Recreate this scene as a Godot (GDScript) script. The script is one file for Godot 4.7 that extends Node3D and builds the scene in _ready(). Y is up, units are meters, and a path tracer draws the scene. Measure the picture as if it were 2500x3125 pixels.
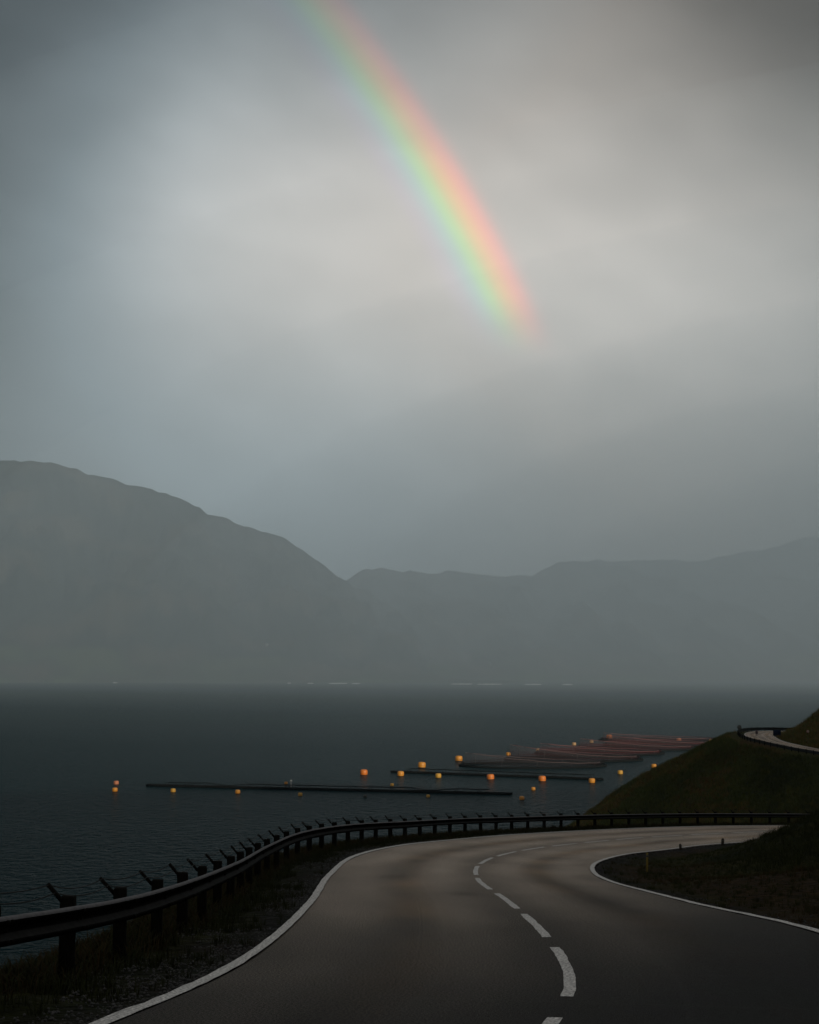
extends Node3D

const EYE := 36.0            # camera height above the sea
const PIX := 5200.0

var rng := RandomNumberGenerator.new()
var used := {}
var noise_a := FastNoiseLite.new()
var noise_b := FastNoiseLite.new()

# road, sampled every half metre: plan position (x, d), drop below the eye, bank, widths, rail offset
var rp := PackedVector2Array()
var rl := PackedVector2Array()   # unit vector to the left
var rd := PackedFloat32Array()
var rb := PackedFloat32Array()
var rwl := PackedFloat32Array()
var rwr := PackedFloat32Array()
var ro := PackedFloat32Array()
var cx := PackedVector2Array()   # interpolation centres of the inland side
var cw := PackedFloat64Array()
var last_s := 0.0
var last_i := 0
var shade := 1.0            # how pale the grass of a stand is


func numbered(called: String) -> String:
	var n: int = used.get(called, 0)
	used[called] = n + 1
	return called if n == 0 else "%s_%03d" % [called, n]


func tag(o: Node, label: String, category := "", group := "") -> void:
	o.set_meta("label", label)
	if category: o.set_meta("category", category)
	if group: o.set_meta("group", group)


func thing(called: String, label: String, category: String, at := Vector3.ZERO, turn := 0.0, group := "") -> Node3D:
	var o := Node3D.new()
	o.name = numbered(called)
	add_child(o)
	o.position = at
	o.rotation.y = turn
	tag(o, label, category, group)
	return o


func part(called: String, m: Mesh, mat: Material, parent: Node) -> MeshInstance3D:
	var o := MeshInstance3D.new()
	o.name = called
	o.mesh = m
	o.material_override = mat
	parent.add_child(o, true)
	return o


func structure(called: String, m: Mesh, mat: Material, label: String) -> MeshInstance3D:
	var o := part(numbered(called), m, mat, self)
	o.set_meta("kind", "structure")
	o.set_meta("label", label)
	return o


func mat(c: Color, rough := 0.9, metal := 0.0, spec := 0.5) -> StandardMaterial3D:
	var m := StandardMaterial3D.new()
	m.albedo_color = c.linear_to_srgb()
	m.roughness = rough
	m.metallic = metal
	m.metallic_specular = spec
	return m


func noise_tex(freq: float, octaves: int, size := 512, as_normal := false, strength := 4.0, lo := 0.6, hi := 1.0, sd := 1) -> NoiseTexture2D:
	var n := FastNoiseLite.new()
	n.seed = sd
	n.noise_type = FastNoiseLite.TYPE_SIMPLEX_SMOOTH
	n.frequency = freq
	n.fractal_octaves = octaves
	n.fractal_gain = 0.6
	var t := NoiseTexture2D.new()
	t.width = size
	t.height = size
	t.seamless = true
	t.noise = n
	t.as_normal_map = as_normal
	t.bump_strength = strength
	if not as_normal:
		var g := Gradient.new()
		g.set_color(0, Color(lo, lo, lo))
		g.set_color(1, Color(hi, hi, hi))
		t.color_ramp = g
	return t


func pt(x: float, drop: float, d: float) -> Vector3:
	return Vector3(x, EYE - drop, -d)


# ---------------------------------------------------------------- small mesh helpers
func new_st() -> SurfaceTool:
	var st := SurfaceTool.new()
	st.begin(Mesh.PRIMITIVE_TRIANGLES)
	return st


func quad(st: SurfaceTool, a: Vector3, b: Vector3, c: Vector3, d: Vector3) -> void:
	for v in [a, b, c, a, c, d]:
		st.add_vertex(v)


func add_box(st: SurfaceTool, at: Vector3, size: Vector3, basis := Basis(), taper := 1.0) -> void:
	var h := size / 2.0
	var k := []
	for y in [-1, 1]:
		for c in [[-1, -1], [1, -1], [1, 1], [-1, 1]]:
			var f := taper if y > 0 else 1.0
			k.append(at + basis * Vector3(c[0] * h.x * f, y * h.y, c[1] * h.z * f))
	quad(st, k[4], k[5], k[6], k[7])
	quad(st, k[3], k[2], k[1], k[0])
	for i in 4:
		var j := (i + 1) % 4
		quad(st, k[i], k[j], k[4 + j], k[4 + i])


func add_bar(st: SurfaceTool, a: Vector3, b: Vector3, w: float, h: float) -> void:
	var y := (b - a).normalized()
	var x := y.cross(Vector3.UP if absf(y.y) < 0.95 else Vector3.RIGHT).normalized()
	add_box(st, (a + b) / 2.0, Vector3(w, a.distance_to(b), h), Basis(x, y, x.cross(y)))


func add_tube(st: SurfaceTool, path: PackedVector3Array, r: float, sides := 6, closed := false) -> void:
	var n := path.size()
	var rings := []
	for i in n:
		var a := path[(i - 1 + n) % n] if closed else path[maxi(i - 1, 0)]
		var b := path[(i + 1) % n] if closed else path[mini(i + 1, n - 1)]
		var t := (b - a).normalized()
		var x := t.cross(Vector3.UP if absf(t.y) < 0.95 else Vector3.RIGHT).normalized()
		var y := x.cross(t)
		var ring := []
		for k in sides:
			var w := TAU * k / sides
			ring.append(path[i] + (x * cos(w) + y * sin(w)) * r)
		rings.append(ring)
	for i in (n if closed else n - 1):
		var p: Array = rings[i]
		var q: Array = rings[(i + 1) % n]
		for k in sides:
			var l := (k + 1) % sides
			quad(st, p[k], p[l], q[l], q[k])
	if not closed:
		for k in range(1, sides - 1):
			for v in [rings[0][0], rings[0][k + 1], rings[0][k], rings[n - 1][0], rings[n - 1][k], rings[n - 1][k + 1]]:
				st.add_vertex(v)


func add_lathe(st: SurfaceTool, prof: PackedVector2Array, sides := 16) -> void:
	for i in prof.size() - 1:
		for k in sides:
			var a := TAU * k / sides
			var b := TAU * (k + 1) / sides
			var p := prof[i]
			var q := prof[i + 1]
			quad(st, Vector3(cos(a) * p.x, p.y, sin(a) * p.x), Vector3(cos(b) * p.x, p.y, sin(b) * p.x), Vector3(cos(b) * q.x, q.y, sin(b) * q.x), Vector3(cos(a) * q.x, q.y, sin(a) * q.x))


func done(st: SurfaceTool, smooth := false) -> ArrayMesh:
	if smooth:
		st.index()
	st.generate_normals()
	return st.commit()


func grid_mesh(v: PackedVector3Array, col: PackedColorArray, w: int, h: int, uv := PackedVector2Array()) -> ArrayMesh:
	var idx := PackedInt32Array()
	for j in h - 1:
		for i in w - 1:
			var a := j * w + i
			idx.append_array([a, a + w, a + 1, a + 1, a + w, a + w + 1])
	var nor := PackedVector3Array()
	nor.resize(v.size())
	for k in range(0, idx.size(), 3):
		var f := (v[idx[k + 2]] - v[idx[k]]).cross(v[idx[k + 1]] - v[idx[k]])
		for m in 3:
			nor[idx[k + m]] += f
	for k in nor.size():
		nor[k] = nor[k].normalized()
	var arr := []
	arr.resize(Mesh.ARRAY_MAX)
	arr[Mesh.ARRAY_VERTEX] = v
	arr[Mesh.ARRAY_NORMAL] = nor
	if col.size(): arr[Mesh.ARRAY_COLOR] = col
	if uv.size(): arr[Mesh.ARRAY_TEX_UV] = uv
	arr[Mesh.ARRAY_INDEX] = idx
	var m := ArrayMesh.new()
	m.add_surface_from_arrays(Mesh.PRIMITIVE_TRIANGLES, arr)
	return m


# ---------------------------------------------------------------- sky
func gauss(x: float, y: float, cxx: float, cyy: float, sx: float, sy: float) -> float:
	var a := (x - cxx) / sx
	var b := (y - cyy) / sy
	return exp(-0.5 * (a * a + b * b))


func make_sky(antisolar: Vector3) -> Texture2D:
	var w := 2048
	var h := 1024
	var data := PackedFloat32Array()
	data.resize(w * h * 3)
	var n := FastNoiseLite.new()
	n.seed = 11
	n.frequency = 1.6
	n.fractal_octaves = 3
	n.noise_type = FastNoiseLite.TYPE_SIMPLEX_SMOOTH
	var n2 := FastNoiseLite.new()
	n2.seed = 5
	n2.frequency = 5.0
	n2.fractal_octaves = 3
	n2.noise_type = FastNoiseLite.TYPE_SIMPLEX_SMOOTH
	for j in h:
		var el := (0.5 - (j + 0.5) / h) * PI
		if el < 0.0:
			for k in range(j * w * 3, (j + 1) * w * 3, 3):
				data[k] = 0.030
				data[k + 1] = 0.036
				data[k + 2] = 0.038
			continue
		var eld := rad_to_deg(el)
		for i in w:
			var az := (i + 0.5) / w * TAU
			var v := Vector3(sin(az) * cos(el), sin(el), -cos(az) * cos(el))
			var azd := rad_to_deg(az)
			if azd > 180.0: azd -= 360.0
			var f := n.get_noise_3d(v.x, v.y * 1.6, v.z)
			var g := n2.get_noise_3d(v.x, v.y * 1.5, v.z)
			var g2 := n2.get_noise_3d(v.x * 2.6 + 4.0, v.y * 5.5 + 1.4 * v.x, v.z * 2.6) if absf(azd) < 60.0 and eld < 60.0 else 0.0
			# overcast: grey cloud with thinner, brighter gaps
			var b := 0.215 + 0.16 * f + 0.05 * g + 0.05 * sin(el)
			var warm := 0.75 + 0.8 * f
			if absf(azd) < 60.0 and eld < 60.0:
				var k := gauss(azd, eld, 1.5, 12.8, 7.0, 5.6) * 0.33 + gauss(azd, eld, 10.0, 9.6, 4.8, 5.2) * 0.36 + gauss(azd, eld, -7.0, 13.4, 3.8, 4.6) * 0.17
				var low := gauss(azd, eld, 1.0, 4.5, 7.5, 3.4) * 0.16
				var near := minf(1.0, gauss(azd, eld, 0.0, 12.0, 26.0, 20.0) * 1.25)
				b = lerpf(b, 0.115 + 0.05 * f + 0.04 * g + 0.010 * g2 + k * (1.0 + 0.16 * g + 0.07 * g2) + low, near)
				warm = lerpf(warm, 0.30 + 1.9 * k + 0.045 * azd - 2.4 * low + 0.4 * gauss(azd, eld, 13.0, 21.0, 5.0, 5.0), near)
				# darker cloud, with lens vignette painted into the sky at the sides
				b *= 1.0 - near * (0.66 * gauss(azd, eld, 16.0, 22.5, 6.0, 6.0) + 0.40 * gauss(azd, eld, -16.0, 10.5, 4.0, 4.6) + 0.27 * gauss(azd, eld, -14.0, 21.0, 5.0, 4.5))
			b = maxf(b, 0.05)
			warm = clampf(warm, 0.0, 1.0)
			var c := Vector3(0.80, 0.97, 1.065).lerp(Vector3(1.06, 0.985, 0.91), warm) * b
			var th := rad_to_deg(v.angle_to(antisolar))
			if th > 38.0 and th < 45.0:
				var s := smoothstep(9.9, 12.4, eld) * (1.0 - 0.55 * smoothstep(15.5, 22.0, eld)) * (0.9 + 0.5 * g)
				var red := exp(-pow((th - 42.10) / 0.32, 2.0))
				var yel := exp(-pow((th - 41.67) / 0.30, 2.0))
				var gre := exp(-pow((th - 41.23) / 0.25, 2.0))
				var cya := exp(-pow((th - 40.83) / 0.27, 2.0))
				var vio := exp(-pow((th - 40.38) / 0.30, 2.0))
				c *= Vector3.ONE + s * (Vector3(0.62, -0.05, -0.08) * red + Vector3(0.42, 0.20, -0.20) * yel + Vector3(-0.04, 0.37, -0.09) * gre + Vector3(-0.07, 0.13, 0.16) * cya + Vector3(0.02, 0.0, 0.08) * vio)
			var q := (j * w + i) * 3
			data[q] = c.x
			data[q + 1] = c.y
			data[q + 2] = c.z
	return ImageTexture.create_from_image(Image.create_from_data(w, h, false, Image.FORMAT_RGBF, data.to_byte_array()))


# ---------------------------------------------------------------- road line
func make_road_line() -> void:
	# x, drop below the eye, distance, bank, left width, right width, rail offset
	var k := [
		[-8.3, 0.75, -14.0, 0.0, 3.1, 3.1, 1.36], [-4.9, 1.2, -8.2, 0.0, 3.1, 3.1, 1.36], [-2.6, 1.6, -2.6, 0.0, 3.1, 3.1, 1.36], [-0.6, 2.1, 4.6, 0.0, 3.1, 3.1, 1.36],
		[0.674, 2.551, 10.993, 0.001, 3.141, 3.158, 1.364], [1.447, 2.922, 15.676, -0.003, 3.337, 3.215, 1.345], [1.66, 3.367, 21.281, -0.014, 3.343, 3.354, 1.29],
		[1.662, 4.066, 29.181, 0.004, 3.319, 3.059, 1.34], [1.478, 4.737, 37.403, 0.024, 3.225, 2.957, 1.381], [1.848, 5.349, 45.29, 0.053, 3.317, 2.953, 1.4],
		[2.943, 6.008, 53.436, 0.064, 3.281, 2.856, 1.604], [4.79, 6.711, 61.867, 0.056, 3.291, 2.942, 1.731], [7.455, 7.457, 70.685, 0.061, 3.276, 3.095, 1.828],
		[10.737, 8.185, 79.514, 0.054, 3.199, 3.16, 1.704], [15.389, 8.94, 88.674, 0.051, 3.173, 3.16, 1.55], [20.771, 9.63, 97.063, 0.037, 3.144, 3.122, 1.449],
		[27.32, 10.359, 104.965, 0.027, 3.119, 3.111, 1.38], [35.0, 11.05, 111.5, 0.02, 3.1, 3.1, 1.38], [44.0, 11.7, 118.0, 0.01, 3.1, 3.1, 1.38], [54.0, 12.4, 126.0, 0.0, 3.1, 3.1, 1.38],
		[64.0, 13.1, 137.0, 0.0, 3.0, 3.0, 1.3], [72.0, 13.8, 152.0, 0.0, 3.0, 3.0, 1.3], [78.0, 14.5, 172.0, 0.0, 2.9, 2.9, 1.3], [80.5, 15.0, 195.0, 0.0, 2.8, 2.8, 1.3],
		[79.8, 15.35, 218.0, 0.0, 2.7, 2.7, 1.25], [76.8, 15.55, 240.0, 0.0, 2.6, 2.6, 1.2], [73.2, 15.55, 260.0, 0.0, 2.6, 2.6, 1.2], [69.8, 15.4, 275.8, 0.0, 2.6, 2.6, 1.2], [67.0, 15.1, 284.5, 0.0, 2.6, 2.6, 1.2],
		[64.3, 14.6, 293.0, 0.02, 2.6, 2.6, 1.2], [63.1, 14.25, 302.0, 0.03, 2.6, 2.6, 1.2], [63.75, 14.0, 311.5, 0.03, 2.6, 2.6, 1.2], [65.4, 13.85, 320.5, 0.03, 2.6, 2.6, 1.2],
		[68.9, 13.85, 328.6, 0.03, 2.6, 2.6, 1.2], [74.5, 14.0, 333.0, 0.02, 2.6, 2.6, 1.2], [82.0, 14.35, 335.5, 0.0, 2.6, 2.6, 1.2], [92.0, 14.9, 339.0, 0.0, 2.6, 2.6, 1.2], [104.0, 15.5, 345.0, 0.0, 2.6, 2.6, 1.2], [118.0, 16.0, 350.0, 0.0, 2.6, 2.6, 1.2]]
	var raw := []
	for i in range(1, k.size() - 2):
		for j in 40:
			var u := j / 40.0
			var row := []
			for c in 7:
				var p0: float = k[i - 1][c]
				var p1: float = k[i][c]
				var p2: float = k[i + 1][c]
				var p3: float = k[i + 2][c]
				row.append(0.5 * (2.0 * p1 + (p2 - p0) * u + (2.0 * p0 - 5.0 * p1 + 4.0 * p2 - p3) * u * u + (3.0 * p1 - p0 - 3.0 * p2 + p3) * u * u * u))
			raw.append(row)
	var need := 0.0
	var run := 0.0
	for i in raw.size() - 1:
		var a := Vector2(raw[i][0], raw[i][2])
		var b := Vector2(raw[i + 1][0], raw[i + 1][2])
		var l := a.distance_to(b)
		while need <= run + l:
			var t := (need - run) / l
			rp.append(a.lerp(b, t))
			rd.append(lerpf(raw[i][1], raw[i + 1][1], t))
			rb.append(lerpf(raw[i][3], raw[i + 1][3], t))
			rwl.append(lerpf(raw[i][4], raw[i + 1][4], t))
			rwr.append(lerpf(raw[i][5], raw[i + 1][5], t))
			ro.append(lerpf(raw[i][6], raw[i + 1][6], t))
			need += 0.5
		run += l
	for i in rp.size():
		var h := (rp[mini(i + 1, rp.size() - 1)] - rp[maxi(i - 1, 0)]).normalized()
		rl.append(Vector2(-h.y, h.x))


func road_at(f: float, side: float, up := 0.0) -> Vector3:
	# a point at sample f, so many metres left of the centre line, on the road's plane
	f = clampf(f, 0.0, rp.size() - 1.001)
	var i := int(f)
	var t := f - i
	var p := rp[i].cubic_interpolate(rp[i + 1], rp[maxi(i - 1, 0)], rp[mini(i + 2, rp.size() - 1)], t) + rl[i].lerp(rl[i + 1], t).normalized() * side
	return pt(p.x, lerpf(rd[i], rd[i + 1], t) - lerpf(rb[i], rb[i + 1], t) * side - up, p.y)


func near_road(q: Vector2) -> void:
	var best := 1e9
	var bi := 0
	var i := 0
	while i < rp.size():
		var e := rp[i].distance_squared_to(q)
		if e < best:
			best = e
			bi = i
		i += 10
	for j in range(maxi(bi - 10, 0), mini(bi + 11, rp.size())):
		var e := rp[j].distance_squared_to(q)
		if e < best:
			best = e
			bi = j
	last_i = bi
	last_s = (q - rp[bi]).dot(rl[bi])
	if bi == 0 or bi == rp.size() - 1:
		last_s = sqrt(best) * signf(last_s)


func make_inland() -> void:
	var p := [
		[7.2, 4.35, 30.0], [10.6, 5.6, 45.0], [9.4, 6.15, 52.0], [11.6, 6.55, 58.0], [9.3, 7.35, 62.0], [11.6, 7.95, 68.0], [12.9, 8.5, 74.0], [8.2, 6.7, 55.0], [6.9, 6.29, 50.0], [14.2, 6.24, 64.0], [14.3, 6.9, 68.5], [14.8, 7.75, 73.0], [14.4, 5.3, 60.0],
		[18.0, 7.95, 80.0], [22.0, 7.3, 79.0], [20.0, 5.4, 66.0], [26.0, 2.8, 70.0], [35.0, -2.0, 75.0], [30.0, -1.0, 55.0], [20.0, 2.4, 46.0], [14.0, 2.6, 32.0], [10.0, 1.8, 20.0], [9.0, 1.0, 10.0], [8.0, 0.4, -2.0],
		[20.0, -3.0, 20.0], [32.0, -8.0, 30.0], [60.0, -18.0, 60.0], [38.0, 5.0, 101.0], [60.0, -5.0, 108.0], [90.0, -5.0, 140.0], [112.0, 1.0, 200.0], [100.0, 6.0, 240.0], [88.0, 8.5, 262.0],
		[68.6, 14.0, 313.0], [71.6, 13.25, 318.0], [72.8, 12.2, 318.0], [74.1, 11.2, 318.0], [75.3, 10.15, 318.0], [76.4, 9.0, 317.0], [86.0, 6.5, 313.0], [102.0, 7.0, 300.0], [72.0, 12.6, 300.0], [76.0, 11.0, 292.0], [82.0, 9.0, 282.0], [110.0, 11.0, 325.0], [130.0, 16.0, 335.0], [150.0, 20.0, 365.0], [140.0, 10.0, 300.0], [140.0, 4.0, 220.0], [40.0, -12.0, -10.0], [15.0, -2.0, -12.0]]
	var z := PackedFloat64Array()
	for a in p:
		cx.append(Vector2(a[0], a[2]))
		z.append(a[1])
	var i := 0
	while i < rp.size():
		var e := rp[i] - rl[i] * (rwr[i] + 0.6)
		cx.append(e)
		z.append(rd[i] + rb[i] * rwr[i] + 0.14)
		i += 13 if rp[i].y < 115.0 else 22
	var n := cx.size()
	var m := []
	for r in n:
		var row := PackedFloat64Array()
		for c in n:
			row.append(sqrt(cx[r].distance_squared_to(cx[c]) + 9.0))
		row[r] -= 0.15
		row.append(z[r])
		m.append(row)
	for c in n:
		var piv := c
		for r in range(c + 1, n):
			if absf(m[r][c]) > absf(m[piv][c]): piv = r
		var tmp: PackedFloat64Array = m[c]
		m[c] = m[piv]
		m[piv] = tmp
		var rc: PackedFloat64Array = m[c]
		for r in range(c + 1, n):
			var rr: PackedFloat64Array = m[r]
			var f := rr[c] / rc[c]
			if f != 0.0:
				for k in range(c, n + 1):
					rr[k] -= f * rc[k]
				m[r] = rr
	cw.resize(n)
	for r in range(n - 1, -1, -1):
		var v: float = m[r][n]
		for c in range(r + 1, n):
			v -= m[r][c] * cw[c]
		cw[r] = v / m[r][r]


func inland(q: Vector2) -> float:
	var v := 0.0
	for i in cx.size():
		v += cw[i] * sqrt(cx[i].distance_squared_to(q) + 9.0)
	return v


func land(x: float, d: float) -> float:
	# drop of the ground below the eye
	var q := Vector2(x, d)
	near_road(q)
	var i := last_i
	var s := last_s
	var bumps := noise_a.get_noise_2d(x, d)
	var edge := rd[i] - rb[i] * clampf(s, -rwr[i], rwl[i])
	if s > -rwr[i] and s < rwl[i]:
		return edge + 0.03 + 0.25 * smoothstep(0.0, 0.8, minf(rwl[i] - s, s + rwr[i]))
	if s > 0.0:
		var e := s - rwl[i]
		var o := ro[i]
		var drop := 0.03 + 0.03 * smoothstep(0.0, 1.0, e / o)
		e -= o
		if e > 0.0:
			if d < 150.0:
				var m := 0.75
				drop += 0.12 * minf(e, 0.7) + m * maxf(e - 0.7, 0.0) * smoothstep(0.0, 3.0, e)
			else:
				drop += 0.05 * minf(e, 1.6) + maxf(e - 1.6, 0.0) * (0.43 + 0.005 * minf(e, 40.0))
			drop += (bumps * 0.9 + 0.35 * noise_b.get_noise_2d(x, d)) * smoothstep(1.5, 14.0, e)
		else:
			drop += 0.05 * noise_b.get_noise_2d(x * 3.0, d * 3.0) * smoothstep(0.1, 0.8, s - rwl[i])
		return minf(edge + drop, 39.0)
	var e := -s - rwr[i]
	var v := inland(q) + (bumps * 0.35 + 0.15 * noise_b.get_noise_2d(x, d)) * smoothstep(1.0, 8.0, e)
	return lerpf(edge + 0.03 + 0.10 * minf(e, 1.0), v, smoothstep(0.3, 3.0, e))


func lines(stops: Array) -> PackedFloat32Array:
	# grid lines: [from, step, from, step, ..., to]
	var a := PackedFloat32Array()
	var i := 0
	while i < stops.size() - 2:
		var n := int(round((stops[i + 2] - stops[i]) / stops[i + 1]))
		for k in n:
			a.append(lerpf(stops[i], stops[i + 2], float(k) / n))
		i += 2
	a.append(stops[stops.size() - 1])
	return a


func ground_mesh(xs: PackedFloat32Array, ds: PackedFloat32Array) -> ArrayMesh:
	var v := PackedVector3Array()
	var c := PackedColorArray()
	for d in ds:
		for x in xs:
			var h := land(x, d)
			v.append(pt(x, h, d))
			var a := noise_a.get_noise_2d(x * 1.7 + 300.0, d * 0.6)
			var b := noise_b.get_noise_2d(x * 1.3, d * 0.8 + 90.0)
			var olive := Color(0.034, 0.035, 0.007)
			var brown := Color(0.040, 0.025, 0.008)
			var dark := Color(0.014, 0.018, 0.007)
			var t := olive.lerp(brown, smoothstep(0.0, 0.45, a + 0.3 * b)).lerp(dark, smoothstep(0.0, 0.5, -a + 0.6 * b))
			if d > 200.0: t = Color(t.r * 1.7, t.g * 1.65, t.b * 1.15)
			if h > 35.0: t = t.lerp(Color(0.02, 0.02, 0.02), smoothstep(35.0, 37.0, h))
			var e := last_s - rwl[last_i]
			if d < 120.0 and e > -0.5 and e < 1.6:
				t = t.lerp(Color(0.026, 0.025, 0.024), smoothstep(1.2, 0.2, e + 0.9 * b) * 0.8)
			if d < 120.0 and -last_s - rwr[last_i] > -0.5 and -last_s - rwr[last_i] < 1.6:
				t = t.lerp(Color(0.022, 0.022, 0.023), smoothstep(1.2, 0.2, -last_s - rwr[last_i] + 0.7 * b) * 0.8)
			c.append(t)
	return grid_mesh(v, c, xs.size(), ds.size())


func ribbon(from: float, to: float, side: float, width: float, up: float, step := 0.8) -> ArrayMesh:
	# a painted line: FROM and TO are samples, SIDE 1 the left edge, -1 the right edge, 0 the middle
	var n := maxi(2, int((to - from) / step) + 1)
	var v := PackedVector3Array()
	var c := PackedColorArray()
	for k in n:
		var f := lerpf(from, to, float(k) / (n - 1))
		var i := clampi(int(f), 0, rp.size() - 1)
		var at := rwl[i] if side > 0.0 else -rwr[i] if side < 0.0 else 0.0
		var j1 := noise_b.get_noise_2d(f * 2.1, side * 50.0) * 0.016
		var j2 := noise_b.get_noise_2d(f * 2.1 + 500.0, side * 50.0) * 0.016
		for s in 5:
			var o := lerpf(width / 2.0 + j1, -width / 2.0 + j2, s / 4.0)
			v.append(road_at(f, at + o, up))
			var wear := 0.84 + 0.26 * noise_b.get_noise_2d(f * 3.3, s * 7.0 + side * 31.0)
			c.append(Color(wear, wear * 0.975, wear * 0.94))
	var idx := PackedInt32Array()
	var u := PackedVector2Array()
	return grid_mesh(v, c, 5, n)


func road_mesh() -> ArrayMesh:
	var v := PackedVector3Array()
	var c := PackedColorArray()
	var uv := PackedVector2Array()
	var m := 30
	for f in rp.size():
		for k in m + 1:
			var t := float(k) / m
			var s := lerpf(rwl[f] + 0.12, -rwr[f] - 0.12, t)
			var edge := k == 0 or k == m
			v.append(road_at(f, s, -0.10 if edge else 0.0))
			# worn wheel tracks are paler, the strip between them is darker and browner with drip stains
			var lane := (s / rwl[f] if s > 0.0 else -s / rwr[f])
			var track := exp(-pow((lane - 0.25) / 0.13, 2.0)) + exp(-pow((lane - 0.76) / 0.14, 2.0))
			var mid := exp(-pow((lane - 0.50) / 0.11, 2.0))
			var wob := noise_b.get_noise_2d(f * 0.22, s * 1.6)
			var wob2 := noise_a.get_noise_2d(f * 0.5, s * 5.0)
			var vignette := smoothstep(7.0, 50.0, rp[f].y + 2.6 * clampf(s, -3.0, 1.5) + 6.0 * noise_a.get_noise_2d(f * 0.5, s * 4.0))  # lens vignette painted into the asphalt: near and right dark, bend pale
			var a := lerpf(0.009, 0.52, vignette) * (1.0 + 0.26 * track - 0.46 * mid * (0.7 + 0.8 * wob2) + 0.34 * wob)
			for spot in [[-0.43, 37.5, 1.1, 0.32], [0.94, 31.6, 0.8, 0.4], [4.9, 44.0, 1.6, 0.2], [2.6, 66.0, 2.5, 0.25], [1.2, 22.0, 1.5, 0.16]]:
				var q2: Vector2 = rp[f] + rl[f] * s - Vector2(spot[0], spot[1])
				var off := Vector2(q2.dot(rl[f]), q2.dot(Vector2(rl[f].y, -rl[f].x)))
				a *= 1.0 - spot[3] * exp(-(off.x * off.x) / 0.12 - (off.y * off.y) / (spot[2] * spot[2]))
			var t2 := clampf(mid * (0.6 + wob), 0.0, 1.0)
			a *= 1.0 - 0.34 * exp(-pow((s - 0.12) / 0.42, 2.0)) * (0.6 + 0.9 * wob2)
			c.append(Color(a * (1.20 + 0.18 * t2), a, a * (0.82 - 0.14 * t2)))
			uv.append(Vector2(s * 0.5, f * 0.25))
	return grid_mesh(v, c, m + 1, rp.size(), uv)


func _ready() -> void:
	rng.seed = 4
	noise_a.seed = 3
	noise_a.frequency = 0.045
	noise_a.fractal_octaves = 4
	noise_a.noise_type = FastNoiseLite.TYPE_SIMPLEX_SMOOTH
	noise_b.seed = 8
	noise_b.frequency = 0.28
	noise_b.fractal_octaves = 3
	noise_b.noise_type = FastNoiseLite.TYPE_SIMPLEX_SMOOTH

	# ------------------------------------------------------------ camera, sky, sun
	var cam := Camera3D.new()
	cam.name = "camera"
	cam.fov = rad_to_deg(2.0 * atan(1562.5 / PIX))
	cam.near = 0.1
	cam.far = 30000.0
	cam.position = Vector3(0, EYE, 0)
	cam.rotation.x = atan(449.5 / PIX)
	add_child(cam)
	var az := deg_to_rad(-34.0)
	var el := deg_to_rad(-7.0)
	var antisolar := Vector3(sin(az) * cos(el), sin(el), -cos(az) * cos(el))
	var env := Environment.new()
	env.background_mode = Environment.BG_SKY
	env.sky = Sky.new()
	var sm := PanoramaSkyMaterial.new()
	sm.panorama = make_sky(antisolar)
	env.sky.sky_material = sm
	env.tonemap_mode = Environment.TONE_MAPPER_LINEAR
	env.tonemap_exposure = 1.3
	env.sdfgi_enabled = true
	env.ssao_enabled = true
	env.ssil_enabled = true
	env.fog_enabled = true
	env.fog_density = 0.00004
	env.fog_light_color = Color(0.80, 0.94, 1.0)
	env.volumetric_fog_enabled = true
	env.volumetric_fog_density = 0.0
	var we := WorldEnvironment.new()
	we.name = "world_environment"
	we.environment = env
	add_child(we)
	var sun := DirectionalLight3D.new()
	sun.name = "sun"
	sun.light_energy = 0.95
	sun.light_color = Color(1.0, 0.95, 0.87)
	sun.light_angular_distance = 0.6
	sun.shadow_enabled = true
	add_child(sun)
	sun.look_at_from_position(Vector3.ZERO, antisolar)

	make_road_line()
	make_inland()
	build_setting()
	build_road()
	build_rails()
	build_roadside()
	build_pens()
	build_buoys()
	build_far_shore()
	build_vegetation()


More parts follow.
